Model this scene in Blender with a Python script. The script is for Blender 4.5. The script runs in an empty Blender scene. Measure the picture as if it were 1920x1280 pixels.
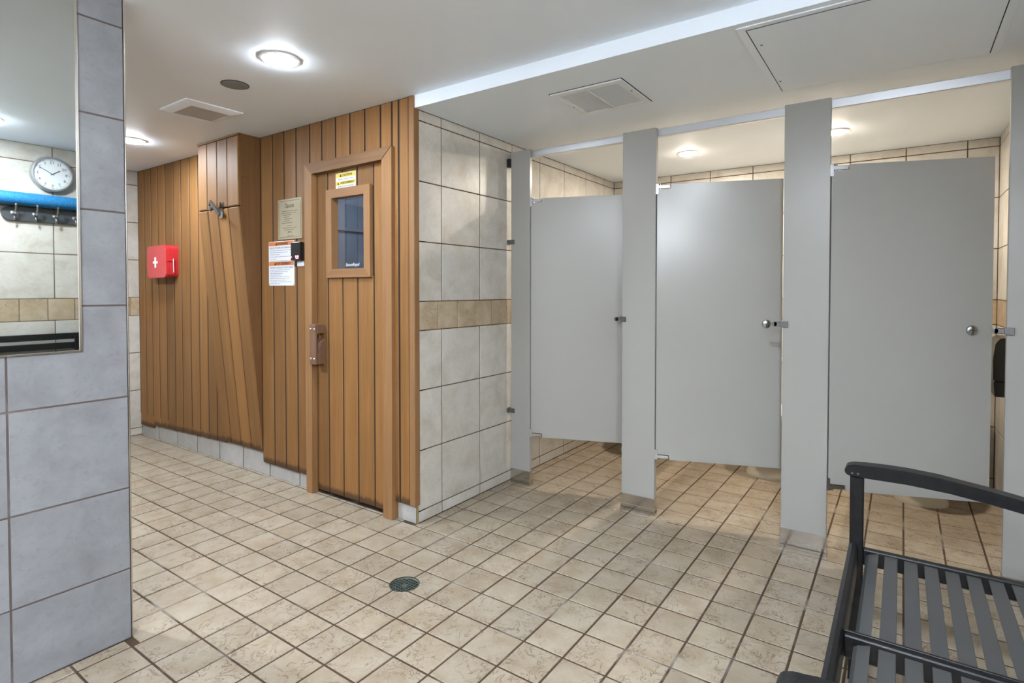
import bpy, bmesh, math, random
from mathutils import Vector, Matrix

scene = bpy.context.scene
COL = scene.collection
random.seed(7)

# ------------------------------------------------------------------ camera
CAM = Vector((1.5933, -1.9969, 1.2676))
YAW, PITCH, FPX, PPY = math.radians(34.846), math.radians(1.2552), 1050.91, 567.46
cd = bpy.data.cameras.new('camera')
cam = bpy.data.objects.new('camera', cd)
COL.objects.link(cam)
cam.location = CAM
cam.rotation_euler = (math.radians(90) - PITCH, 0, YAW)
cd.sensor_width = 36.0
cd.lens = FPX / 1920 * 36.0
cd.shift_y = -(640 - PPY) / 1920
cd.clip_start = 0.02
scene.camera = cam
FW = Vector((-math.sin(YAW) * math.cos(PITCH), math.cos(YAW) * math.cos(PITCH), -math.sin(PITCH)))
RT = Vector((math.cos(YAW), math.sin(YAW), 0))
UPV = RT.cross(FW)


def project(p):
    d = Vector(p) - CAM
    z = d.dot(FW)
    if z < 0.05:
        return None
    return 960 + FPX * d.dot(RT) / z, PPY - FPX * d.dot(UPV) / z, z


# ------------------------------------------------------------------ world, exposure
w = bpy.data.worlds.new('world')
scene.world = w
w.use_nodes = True
w.node_tree.nodes['Background'].inputs[0].default_value = (0.8, 0.85, 1.0, 1)
w.node_tree.nodes['Background'].inputs[1].default_value = 0.0
scene.view_settings.view_transform = 'Standard'
scene.view_settings.look = 'None'
scene.view_settings.gamma = 1.0
scene.view_settings.use_curve_mapping = False
scene.view_settings.exposure = 3.0
scene.cycles.use_denoising = True
scene.cycles.use_adaptive_sampling = True
scene.cycles.adaptive_threshold = 0.05
scene.cycles.max_bounces = 7
scene.cycles.diffuse_bounces = 4
scene.cycles.glossy_bounces = 4
scene.cycles.transparent_max_bounces = 8
scene.cycles.sample_clamp_indirect = 6.0
scene.cycles.caustics_reflective = False
scene.cycles.caustics_refractive = False
# lamp strengths (radiance of the recessed lamp lenses and of the added fill bar)
LAMP_MAIN, LAMP_STALL, LAMP_FILL_BAR = 80.0, 112.0, 36.0

# ------------------------------------------------------------------ key dimensions (metres)
XC, YS, YT = -0.551, 0.186, 1.029      # tiled side wall plane, sauna front plane, stall front plane
XB, XW, YB = -3.905, 2.09, 2.69        # left wall, right wall, stall back wall
YR = -6.0                              # wall behind the camera
ZC, ZS, ZP = 2.305, 2.239, 2.172       # ceiling, soffit, pilaster tops
XP, YE = -0.7025, -1.128               # wing wall face and its free edge
PX, PY = 0.16138, 0.16459              # floor tile pitch
ROWS = [0, .0634, .3947, .7236, 1.0498, 1.2079, 1.5331, 1.8577, 2.1825]
COLY = [.186, .386, .736, 1.0846, 1.4336, 1.787, 2.15, 2.49, 2.69]


# ------------------------------------------------------------------ node materials
class NT:
    def __init__(s, name):
        s.m = bpy.data.materials.new(name)
        s.m.use_nodes = True
        s.t = s.m.node_tree
        s.b = s.t.nodes['Principled BSDF']
        s.out = s.t.nodes['Material Output']

    def n(s, typ, **kw):
        nd = s.t.nodes.new('ShaderNode' + typ)
        for k, v in kw.items():
            if isinstance(k, str) and hasattr(nd, k) and k not in nd.inputs:
                setattr(nd, k, v)
            else:
                nd.inputs[k].default_value = v
        return nd

    def l(s, a, b):
        s.t.links.new(a, b)

    def coords(s, scale=(1, 1, 1), rnd=True):
        tc = s.n('TexCoord')
        mp = s.n('Mapping')
        mp.inputs['Scale'].default_value = scale
        s.l(tc.outputs['Object'], mp.inputs['Vector'])
        if rnd:
            oi = s.n('ObjectInfo')
            mu = s.n('Math', operation='MULTIPLY')
            mu.inputs[1].default_value = 37.0
            s.l(oi.outputs['Random'], mu.inputs[0])
            cb = s.n('CombineXYZ')
            s.l(mu.outputs[0], cb.inputs[0])
            s.l(mu.outputs[0], cb.inputs[1])
            s.l(mu.outputs[0], cb.inputs[2])
            s.l(cb.outputs[0], mp.inputs['Location'])
        return mp.outputs[0]

    def noise(s, vec, scale, detail=4, rough=.55, dist=0):
        nd = s.n('TexNoise')
        nd.inputs['Scale'].default_value = scale
        nd.inputs['Detail'].default_value = detail
        nd.inputs['Roughness'].default_value = rough
        nd.inputs['Distortion'].default_value = dist
        s.l(vec, nd.inputs['Vector'])
        return nd.outputs['Fac']

    def ramp(s, fac, stops):
        nd = s.n('ValToRGB')
        el = nd.color_ramp.elements
        while len(el) < len(stops):
            el.new(0.5)
        for e, (p, c) in zip(el, stops):
            e.position = p
            e.color = (c, c, c, 1) if isinstance(c, (int, float)) else (*c, 1)
        s.l(fac, nd.inputs[0])
        return nd.outputs[0]

    def mix(s, fac, a, b, mode='MIX'):
        nd = s.n('Mix', data_type='RGBA', blend_type=mode)
        for sock, v in ((nd.inputs[0], fac), (nd.inputs[6], a), (nd.inputs[7], b)):
            if hasattr(v, 'is_linked') or hasattr(v, 'links'):
                s.l(v, sock)
            else:
                sock.default_value = v if isinstance(v, (int, float)) else (*v, 1)
        return nd.outputs[2]

    def bump(s, h, strength=.2, dist=.01):
        nd = s.n('Bump')
        nd.inputs['Strength'].default_value = strength
        nd.inputs['Distance'].default_value = dist
        s.l(h, nd.inputs['Height'])
        s.l(nd.outputs[0], s.b.inputs['Normal'])

    def vein(s, vec, scale, width, detail=5, dist=1.2):
        f = s.noise(vec, scale, detail, .6, dist)
        sub = s.n('Math', operation='SUBTRACT')
        s.l(f, sub.inputs[0])
        sub.inputs[1].default_value = .5
        ab = s.n('Math', operation='ABSOLUTE')
        s.l(sub.outputs[0], ab.inputs[0])
        return s.ramp(ab.outputs[0], [(0, 1.0), (width, 0.0)])

    def brightness(s, col, lo, hi):
        oi = s.n('ObjectInfo')
        mr = s.n('MapRange')
        mr.inputs['To Min'].default_value = lo
        mr.inputs['To Max'].default_value = hi
        s.l(oi.outputs['Random'], mr.inputs['Value'])
        hs = s.n('HueSaturation')
        s.l(mr.outputs[0], hs.inputs['Value'])
        s.l(col, hs.inputs['Color'])
        return hs.outputs[0]


def plain(name, col, rough=.5, metal=0.0, spec=.5, coat=0):
    k = NT(name)
    k.b.inputs['Base Color'].default_value = (*col, 1)
    k.b.inputs['Roughness'].default_value = rough
    k.b.inputs['Metallic'].default_value = metal
    k.b.inputs['Specular IOR Level'].default_value = spec
    k.b.inputs['Coat Weight'].default_value = coat
    return k.m


def emit(name, col, strength):
    k = NT(name)
    k.b.inputs['Base Color'].default_value = (.8, .8, .8, 1)
    k.b.inputs['Emission Color'].default_value = (*col, 1)
    k.b.inputs['Emission Strength'].default_value = strength
    return k.m


def mat_floor_tile(rnd=True):
    k = NT('floor_tile_stone' if rnd else 'floor_tile_stone_far')
    v = k.coords(rnd=rnd)
    cloud = k.noise(v, 9, 5, .6)
    base = k.ramp(cloud, [(.3, (0.252, 0.196, 0.134)), (.52, (0.312, 0.262, 0.196)), (.72, (0.355, 0.308, 0.247))])
    speck = k.noise(v, 120, 3, .7)
    base = k.mix(k.ramp(speck, [(.36, .55), (.5, 0)]), base, (0.288, 0.223, 0.166))
    vm = k.ramp(k.noise(v, 7, 2), [(.38, 0.0), (.56, 1.0)])
    vv = k.vein(v, 15, .021)
    mul = k.n('Math', operation='MULTIPLY')
    k.l(vv, mul.inputs[0])
    k.l(vm, mul.inputs[1])
    base = k.mix(mul.outputs[0], base, (.11, .07, .042))
    if rnd:
        base = k.brightness(base, .9, 1.06)
    k.l(base, k.b.inputs['Base Color'])
    k.b.inputs['Roughness'].default_value = .42
    k.b.inputs['Specular IOR Level'].default_value = .35
    k.bump(k.noise(v, 30, 6, .65), .35, .004)
    return k.m


def mat_wall_tile(name, dark, mid, light, lo=.96, hi=1.03):
    k = NT(name)
    v = k.coords()
    base = k.ramp(k.noise(v, 7, 6, .62, .4), [(.3, dark), (.5, mid), (.7, light)])
    sp = k.noise(v, 55, 4, .7, .6)
    base = k.mix(k.ramp(sp, [(.32, .30), (.46, 0)]), base, tuple(c * .72 for c in dark))
    base = k.brightness(base, lo, hi)
    k.l(base, k.b.inputs['Base Color'])
    k.b.inputs['Roughness'].default_value = .33
    k.b.inputs['Specular IOR Level'].default_value = .4
    k.bump(k.noise(v, 45, 4), .12, .003)
    return k.m


def mat_border():
    k = NT('border_tile_stone')
    v = k.coords()
    base = k.ramp(k.noise(v, 12, 5), [(.3, (.36, .27, .17)), (.55, (.44, .35, .24)), (.75, (.51, .43, .32))])
    vm = k.ramp(k.noise(v, 9, 2), [(.45, 0.0), (.62, 1.0)])
    mul = k.n('Math', operation='MULTIPLY')
    k.l(k.vein(v, 17, .016), mul.inputs[0])
    k.l(vm, mul.inputs[1])
    base = k.mix(mul.outputs[0], base, (.22, .13, .07))
    k.l(base, k.b.inputs['Base Color'])
    k.b.inputs['Roughness'].default_value = .4
    return k.m


def mat_grout(name, a, b, scale=6):
    k = NT(name)
    v = k.coords(rnd=False)
    base = k.ramp(k.noise(v, scale, 3), [(.55, a), (.70, b)])
    k.l(base, k.b.inputs['Base Color'])
    k.b.inputs['Roughness'].default_value = .9
    k.bump(k.noise(v, 200, 2), .3, .002)
    return k.m


def mat_wood(name, dark, mid, light, lo=.78, hi=1.12, axis=2, worn=False):
    k = NT(name)
    sc = [1, 1, 1]
    sc[axis] = .05
    v = k.coords(tuple(sc))
    g = k.noise(v, 26, 4, .55, .3)
    base = k.ramp(g, [(.25, tuple(.35 * d + .65 * m for d, m in zip(dark, mid))), (.5, mid), (.75, tuple(.5 * d + .5 * m for d, m in zip(light, mid)))])
    sc2 = [1, 1, 1]
    sc2[axis] = .016
    v2 = k.coords(tuple(sc2))
    fine = k.noise(v2, 190, 3, .6)
    base = k.mix(k.ramp(fine, [(.36, .38), (.56, 0)]), base, dark)
    v3 = k.coords((1, 1, 1))
    base = k.mix(k.ramp(k.noise(v3, 2.2, 3), [(.35, .35), (.65, 0)]), base, tuple(.5 * d + .5 * m for d, m in zip(dark, mid)))
    base = k.brightness(base, lo, hi)
    if worn:      # water stain along the foot of each board (local y runs up the board)
        tc = k.n('TexCoord')
        sp_ = k.n('SeparateXYZ')
        k.l(tc.outputs['Object'], sp_.inputs[0])
        v4 = k.coords((1, .12, 1))
        nz = k.noise(v4, 60, 3, .6)
        ad = k.n('Math', operation='MULTIPLY_ADD')
        k.l(nz, ad.inputs[0])
        ad.inputs[1].default_value = -.055
        k.l(sp_.outputs[1], ad.inputs[2])
        base = k.mix(k.ramp(ad.outputs[0], [(-.012, .75), (.018, 0)]), base, (.035, .018, .01))
    k.l(base, k.b.inputs['Base Color'])
    k.b.inputs['Roughness'].default_value = .58
    k.b.inputs['Specular IOR Level'].default_value = .3
    k.bump(fine, .10, .002)
    return k.m


def mat_ceiling():
    k = NT('ceiling_paint')
    v = k.coords(rnd=False)
    base = k.ramp(k.noise(v, 3, 4), [(.3, (.83, .90, .985)), (.7, (.85, .92, 1.0))])
    k.l(base, k.b.inputs['Base Color'])
    k.b.inputs['Roughness'].default_value = .55
    k.bump(k.noise(v, 60, 3), .05, .002)
    return k.m


def mat_black():
    k = NT('black_painted_metal')
    v = k.coords()
    base = k.ramp(k.noise(v, 40, 5, .7), [(.4, (.005, .005, .006)), (.68, (.012, .012, .013)), (.75, (.06, .06, .06))])
    k.l(base, k.b.inputs['Base Color'])
    k.b.inputs['Roughness'].default_value = .34
    k.b.inputs['Specular IOR Level'].default_value = .3
    k.bump(k.noise(v, 160, 3), .15, .002)
    return k.m


def mat_noodle():
    k = NT('blue_foam')
    v = k.coords()
    base = k.ramp(k.noise(v, 90, 3), [(.35, (.006, .115, .30)), (.65, (.015, .20, .44))])
    k.l(base, k.b.inputs['Base Color'])
    k.b.inputs['Roughness'].default_value = .6
    k.bump(k.noise(v, 150, 2), .3, .003)
    return k.m


def mat_glass():
    k = NT('sauna_window_glass')
    tr = k.n('BsdfTransparent')
    tr.inputs[0].default_value = (.66, .72, .80, 1)
    gl = k.n('BsdfGlossy')
    gl.inputs['Color'].default_value = (.78, .88, 1, 1)
    gl.inputs['Roughness'].default_value = .03
    mx = k.n('MixShader')
    mx.inputs[0].default_value = .3
    k.l(tr.outputs[0], mx.inputs[1])
    k.l(gl.outputs[0], mx.inputs[2])
    k.l(mx.outputs[0], k.out.inputs['Surface'])
    return k.m


M = dict(
    floor_tile=mat_floor_tile(), floor_far=mat_floor_tile(False),
    wall_tile=mat_wall_tile('beige_wall_tile', (.46, .42, .355), (.55, .52, .465), (.60, .58, .54)),
    wing_tile=mat_wall_tile('grey_wall_tile', (.175, .175, .186), (.21, .212, .226), (.24, .242, .258), .97, 1.02),
    base_tile=mat_wall_tile('grey_base_tile', (.31, .29, .265), (.39, .375, .355), (.44, .43, .41)),
    border=mat_border(),
    grout=mat_grout('brown_grout', (.085, .046, .02), (.15, .098, .06)),
    grout_wing=mat_grout('grey_grout', (.085, .062, .055), (.14, .115, .105)),
    floor_grout=mat_grout('floor_grout', (.05, .027, .013), (.24, .22, .195), 3.2),
    wood=mat_wood('cedar_planks', (0.142, 0.061, 0.019), (0.248, 0.118, 0.036), (0.324, 0.176, 0.065), .74, 1.12, 1),
    wood_worn=mat_wood('cedar_planks_stained_foot', (0.142, 0.061, 0.019), (0.248, 0.118, 0.036), (0.324, 0.176, 0.065), .74, 1.12, 1, True),
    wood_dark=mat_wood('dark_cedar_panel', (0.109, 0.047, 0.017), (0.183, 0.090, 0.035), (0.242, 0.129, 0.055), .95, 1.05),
    wood_trim=mat_wood('cedar_trim_across', (0.171, 0.079, 0.033), (0.262, 0.134, 0.057), (0.328, 0.189, 0.093), .9, 1.05, 0),
    wood_trim_v=mat_wood('cedar_trim_upright', (0.171, 0.079, 0.033), (0.276, 0.146, 0.060), (0.341, 0.200, 0.098), .9, 1.08, 2),
    wood_header=mat_wood('brown_header_board', (0.105, 0.048, 0.022), (0.190, 0.101, 0.046), (0.262, 0.152, 0.076), .95, 1.05, 0),
    wood_back=plain('groove_shade_backing', (.02, .010, .005), .9),  # near-black so the plank grooves read as shaded
    wood_handle=mat_wood('worn_brown_handle', (0.078, 0.039, 0.023), (0.172, 0.094, 0.058), (0.281, 0.172, 0.101), .95, 1.05),
    sauna_in=plain('sauna_interior_boards', (.36, .385, .42), .6),
    ceil=mat_ceiling(),
    rear=plain('painted_wall', (.62, .61, .60), .6),
    partition=plain('putty_laminate', (.338, .332, .312), .28, 0, .45),
    door=plain('putty_laminate_door', (.345, .338, .318), .25, 0, .45),
    edge=plain('cream_panel_edge', (.66, .62, .55), .4),
    rail=plain('satin_aluminium', (.66, .68, .72), .35, .75),
    steel=plain('stainless_steel', (.62, .58, .53), .16, 1.0),
    chrome=plain('chrome', (.50, .51, .53), .14, 1.0),
    dull=plain('dull_cast_metal', (.16, .16, .16), .35, .8),
    trim=plain('metal_edge_trim', (.72, .68, .62), .22, 1.0),
    brass_trim=plain('yellow_edge_trim', (.42, .35, .15), .4, .6),
    brass=plain('brass_plate', (.70, .64, .47), .22, .75),
    black=mat_black(),
    slat=plain('charcoal_slat_paint', (.05, .05, .05), .36),  # lighter grey than the bench frame
    plastic=plain('black_plastic', (.012, .012, .013), .25),
    dark=plain('dark_void', (.006, .006, .006), .9),
    ink=plain('black_ink', (.02, .02, .02), .7),
    ink_grey=plain('grey_ink', (.20, .21, .24), .7),
    ink_brass=plain('engraved_brown', (.08, .065, .035), .6),
    paper=plain('white_card', (.62, .635, .67), .5),
    orange=plain('orange_print', (.58, .17, .045), .5),
    yellow=plain('yellow_print', (.66, .50, .045), .5),
    red=plain('red_enamel', (.50, .024, .030), .22, 0, .5, .3),
    white=plain('white_paint', (.74, .74, .74), .4),
    grille=plain('grille_white', (.80, .83, .86), .45),
    mesh_dark=plain('dusty_mesh', (.62, .60, .57), .8),
    speaker=plain('grey_speaker_mesh', (.22, .22, .22), .7),
    ceramic=plain('cream_ceramic', (.60, .55, .46), .15),
    clock_face=plain('clock_face', (.68, .70, .72), .35),
    clock_rim=plain('grey_clock_rim', (.40, .41, .42), .3, .6),
    rack=plain('charcoal_board', (.05, .055, .06), .4),
    noodle=mat_noodle(),
    drain=plain('verdigris_metal', (.085, .105, .092), .4, .4),
    mirror=plain('mirror_glass', (.71, .74, .72), .015, 1.0),
    glass=mat_glass(),
    led=emit('red_led', (1, .03, .08), .7),
    lamp_main=emit('lamp_lens_neutral', (.85, .925, 1.0), LAMP_MAIN),
    lamp_front=emit('lamp_lens_front', (.85, .925, 1.0), LAMP_MAIN * .58),
    lamp_left=emit('lamp_lens_left', (.85, .925, 1.0), LAMP_MAIN * .8),
    fill_hall=emit('fill_lens_hall', (.85, .925, 1.0), LAMP_MAIN * 2.5),
    lamp_bench=emit('lamp_lens_bench', (.85, .925, 1.0), LAMP_MAIN * 1.15),
    lamp_stall=emit('lamp_lens_warm', (1.0, .88, .73), LAMP_STALL),
    fill_bar=emit('fill_bar_glow', (.82, .91, 1.0), LAMP_FILL_BAR),
    cabin_fill=emit('cabin_fill', (.88, .94, 1.0), 26.0),
)


# ------------------------------------------------------------------ mesh helpers
def link(name, me, parent=None, mat=None):
    o = bpy.data.objects.new(name, me)
    COL.objects.link(o)
    if parent is not None:
        o.parent = parent
    if mat is not None and me is not None and not me.materials:
        me.materials.append(mat)
    return o


def tag(o, label=None, cat=None, group=None, kind=None):
    for k, v in (('label', label), ('category', cat), ('group', group), ('kind', kind)):
        if v:
            o[k] = v
    return o


def empty(name, loc=(0, 0, 0), rz=0.0):
    o = bpy.data.objects.new(name, None)
    COL.objects.link(o)
    o.location = loc
    o.rotation_euler = (0, 0, rz)
    o.empty_display_size = .05
    return o


def finish(bm, name, mat, parent=None, smooth=False, auto=None):
    bmesh.ops.recalc_face_normals(bm, faces=bm.faces)
    me = bpy.data.meshes.new(name)
    bm.to_mesh(me)
    bm.free()
    if smooth:
        for p in me.polygons:
            p.use_smooth = True
        if auto is not None:
            me.set_sharp_from_angle(angle=math.radians(auto))
    me.materials.append(mat)
    return link(name, me, parent)


def bx(bm, x0, x1, y0, y1, z0, z1, bev=0.0, seg=1, mtx=None):
    r = bmesh.ops.create_cube(bm, size=1.0)
    vs = r['verts']
    for v in vs:
        v.co = Vector((x0 + (v.co.x + .5) * (x1 - x0), y0 + (v.co.y + .5) * (y1 - y0), z0 + (v.co.z + .5) * (z1 - z0)))
    if bev > 0:
        es = list({e for v in vs for e in v.link_edges})
        rr = bmesh.ops.bevel(bm, geom=es, offset=bev, segments=seg, affect='EDGES', profile=.5)
        vs = list({v for f in rr['faces'] for v in f.verts} | {v for v in vs if v.is_valid})
    if mtx is not None:
        bmesh.ops.transform(bm, matrix=mtx, verts=[v for v in vs if v.is_valid])
    return vs


def box(name, x0, x1, y0, y1, z0, z1, mat, parent=None, bev=0.0, seg=1):
    bm = bmesh.new()
    bx(bm, x0, x1, y0, y1, z0, z1, bev, seg)
    return finish(bm, name, mat, parent)


def prism(bm, pts, axis, a0, a1):
    """extrude a 2-D outline along axis; pts give the other two coordinates in xyz order"""
    def mk(p, a):
        q = list(p)
        q.insert(axis, a)
        return bm.verts.new(q)
    A = [mk(p, a0) for p in pts]
    B = [mk(p, a1) for p in pts]
    n = len(pts)
    bm.faces.new(A)
    bm.faces.new(list(reversed(B)))
    for i in range(n):
        bm.faces.new([A[i], B[i], B[(i + 1) % n], A[(i + 1) % n]])


def cyl(bm, p0, p1, r0, r1=None, n=20, cap=True):
    r1 = r0 if r1 is None else r1
    p0, p1 = Vector(p0), Vector(p1)
    d = (p1 - p0).normalized()
    a = d.orthogonal().normalized()
    b = d.cross(a)
    R0 = [bm.verts.new(p0 + (a * math.cos(t) + b * math.sin(t)) * r0) for t in [i * 2 * math.pi / n for i in range(n)]]
    R1 = [bm.verts.new(p1 + (a * math.cos(t) + b * math.sin(t)) * r1) for t in [i * 2 * math.pi / n for i in range(n)]]
    for i in range(n):
        bm.faces.new([R0[i], R0[(i + 1) % n], R1[(i + 1) % n], R1[i]])
    if cap:
        bm.faces.new(list(reversed(R0)))
        bm.faces.new(R1)


def tube(bm, pts, r, n=10):
    pts = [Vector(p) for p in pts]
    rings = []
    ref = None
    for i, p in enumerate(pts):
        d = (pts[min(i + 1, len(pts) - 1)] - pts[max(i - 1, 0)]).normalized()
        a = d.orthogonal().normalized() if ref is None else (ref - d * ref.dot(d)).normalized()
        ref = a
        b = d.cross(a)
        rr = r[i] if isinstance(r, (list, tuple)) else r
        rings.append([bm.verts.new(p + (a * math.cos(t) + b * math.sin(t)) * rr) for t in [k * 2 * math.pi / n for k in range(n)]])
    for A, B in zip(rings, rings[1:]):
        for k in range(n):
            bm.faces.new([A[k], A[(k + 1) % n], B[(k + 1) % n], B[k]])
    bm.faces.new(list(reversed(rings[0])))
    bm.faces.new(rings[-1])


def loft(bm, rings, cap=True):
    R = [[bm.verts.new(p) for p in ring] for ring in rings]
    n = len(R[0])
    for A, B in zip(R, R[1:]):
        for k in range(n):
            bm.faces.new([A[k], A[(k + 1) % n], B[(k + 1) % n], B[k]])
    if cap:
        bm.faces.new(list(reversed(R[0])))
        bm.faces.new(R[-1])


def lathe(bm, prof, c, n=32, axis='z'):
    """prof: list of (radius, height); revolve around an axis through c"""
    rings = []
    for r, h in prof:
        ring = []
        for i in range(n):
            t = i * 2 * math.pi / n
            u, v = r * math.cos(t), r * math.sin(t)
            if axis == 'z':
                ring.append((c[0] + u, c[1] + v, c[2] + h))
            elif axis == 'x':
                ring.append((c[0] + h, c[1] + u, c[2] + v))
            else:
                ring.append((c[0] + u, c[1] + h, c[2] + v))
        rings.append(ring)
    loft(bm, rings)


TILE = {}


def slab_mesh(w_, h_, t, c, mat):
    """thin tile: local x 0..w, y 0..h, front at z=t with a chamfer c (9 quads)"""
    key = (round(w_, 4), round(h_, 4), t, c, mat.name)
    if key in TILE:
        return TILE[key]
    v = []
    for (a, z) in ((0, 0), (0, t - c), (c, t)):
        v += [(a, a, z), (w_ - a, a, z), (w_ - a, h_ - a, z), (a, h_ - a, z)]
    f = [(8, 9, 10, 11)]
    for i in range(4):
        j = (i + 1) % 4
        f += [(i, j, 4 + j, 4 + i), (4 + i, 4 + j, 8 + j, 8 + i)]
    me = bpy.data.meshes.new('tile')
    me.from_pydata(v, [], f)
    me.materials.append(mat)
    TILE[key] = me
    return me


def frame(o, u, v, n):
    """3x3 axes u,v,n at origin o as a 4x4"""
    return Matrix(((u[0], v[0], n[0], o[0]), (u[1], v[1], n[1], o[1]), (u[2], v[2], n[2], o[2]), (0, 0, 0, 1)))


FY = ((1, 0, 0), (0, 0, 1), (0, -1, 0))      # a face towards -Y
FX = ((0, 1, 0), (0, 0, 1), (1, 0, 0))       # a face towards +X
FXN = ((0, -1, 0), (0, 0, 1), (-1, 0, 0))    # a face towards -X
FYP = ((-1, 0, 0), (0, 0, 1), (0, 1, 0))     # a face towards +Y
FUP = ((1, 0, 0), (0, 1, 0), (0, 0, 1))


def place(name, me, axes, o, parent):
    ob = link(name, me, parent)
    ob.matrix_local = frame(o, *axes)
    return ob


def wall_tiles(parent, axes, org, ucols, rows, mat, top, gap=.0058, t=.009, border=None, bcols=None, base=None):
    """tile a wall: ucols and rows are edges along the wall and up it, org a point of the finished face"""
    u, n = Vector(axes[0]), Vector(axes[2])
    rows = [r for r in rows if r < top - .012] + [top]
    for a, b in zip(rows, rows[1:]):
        isb = border is not None and abs(a - 1.0498) < .002
        cols = bcols if isb else ucols
        for c0, c1 in zip(cols, cols[1:]):
            m = border if isb else (base if (base and a == 0) else mat)
            g = gap * .7 if isb else gap
            me = slab_mesh(c1 - c0 - g, b - a - g, t, .0014, m)
            o = Vector(org) + u * (c0 + g / 2) + Vector((0, 0, a + g / 2)) - n * t
            place('border_tile' if isb else ('base_tile' if a == 0 else 'wall_tile'), me, axes, o, parent)


def edges(lo, hi, start, pitch, least=.02):
    e = [lo]
    k = math.ceil((lo - start) / pitch + 1e-6)
    while start + k * pitch < hi - least:
        if start + k * pitch > lo + least:
            e.append(start + k * pitch)
        k += 1
    return e + [hi]


def text(name, body, size, axes, o, mat, parent, align='CENTER', shear=0.0, sx=1.0, bold=0.0, depth=.0002):
    cu = bpy.data.curves.new(name, 'FONT')
    cu.body = body
    cu.size = size
    cu.align_x = align
    cu.align_y = 'CENTER'
    cu.shear = shear
    cu.offset = bold
    cu.extrude = depth
    cu.resolution_u = 3
    tmp = bpy.data.objects.new(name + '_tmp', cu)
    COL.objects.link(tmp)
    me = bpy.data.meshes.new_from_object(tmp.evaluated_get(bpy.context.evaluated_depsgraph_get()))
    bpy.data.objects.remove(tmp)
    bpy.data.curves.remove(cu)
    me.materials.clear()
    me.materials.append(mat)
    for v in me.vertices:
        v.co.x *= sx
    ob = link(name, me, parent)
    ob.matrix_local = frame(o, *axes)
    return ob


# ================================================================== the setting
# ---- floor
floor = bpy.data.objects.new('floor', None)
bm = bmesh.new()
prism(bm, [(XB - .1, YR - .1), (XW + .1, YR - .1), (XW + .1, YB + .1), (XC, YB + .1), (XC, YS + .05), (XC - .2, YS + .05), (XB - .1, YS + .05)], 2, -.08, -.0020)
floor = finish(bm, 'floor', M['floor_grout'])
tag(floor, 'square beige stone tiles with dark brown grout joints', 'floor', kind='structure')

DR = Vector((-.157, -.296))
G = .0080
cells = []
for i in range(int(XB / PX) - 2, int(XW / PX) + 2):
    for j in range(int(YR / PY) - 2, int(YB / PY) + 2):
        x0, x1 = i * PX + G / 2, (i + 1) * PX - G / 2
        y0, y1 = j * PY + G / 2, (j + 1) * PY - G / 2
        xc_, yc_ = (x0 + x1) / 2, (y0 + y1) / 2
        x0, x1, y0, y1 = max(x0, XB + .001), min(x1, XW - .001), max(y0, YR + .001), min(y1, YB - .001)
        if x1 <= XC:
            y1 = min(y1, YS - .001)                      # cut along the sauna front
        elif x0 < XC and y0 > YS - .03:
            x0 = XC + .001                               # cut along the tiled side wall
        if y0 < YE < y1 and x0 < XP and x1 > XP - .158:
            y0 = YE + .002                               # tile cut at the wing wall's end
        elif y1 <= YE and x0 < XP < x1:
            x0 = XP + .001                               # tile cut along the wing wall's face
        elif y1 <= YE and x0 > XP - .158 and x1 <= XP:
            continue
        elif y1 <= YE and x0 < XP - .158 < x1:
            x1 = XP - .159
        if x1 - x0 < .012 or y1 - y0 < .012:
            continue
        cells.append((x0, x1, y0, y1))


def cell_size(c):
    x, y = (c[0] + c[1]) / 2, (c[2] + c[3]) / 2
    p = project((x, y, 0))
    if p is None or not (-20 < p[0] < 1940 and 0 < p[1] < 1300):
        return 0
    t = (XP - CAM.x) / (x - CAM.x) if x < XP else None      # behind the wing wall?
    if t is not None and CAM.y + t * (y - CAM.y) < YE - .02:
        return 0
    a = [project((c[0], c[2], 0)), project((c[1], c[2], 0)), project((c[1], c[3], 0)), project((c[0], c[3], 0))]
    if any(q is None for q in a):
        return 0
    s = 0
    for k in range(4):
        s += a[k][0] * a[(k + 1) % 4][1] - a[(k + 1) % 4][0] * a[k][1]
    return abs(s) / 2


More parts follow.
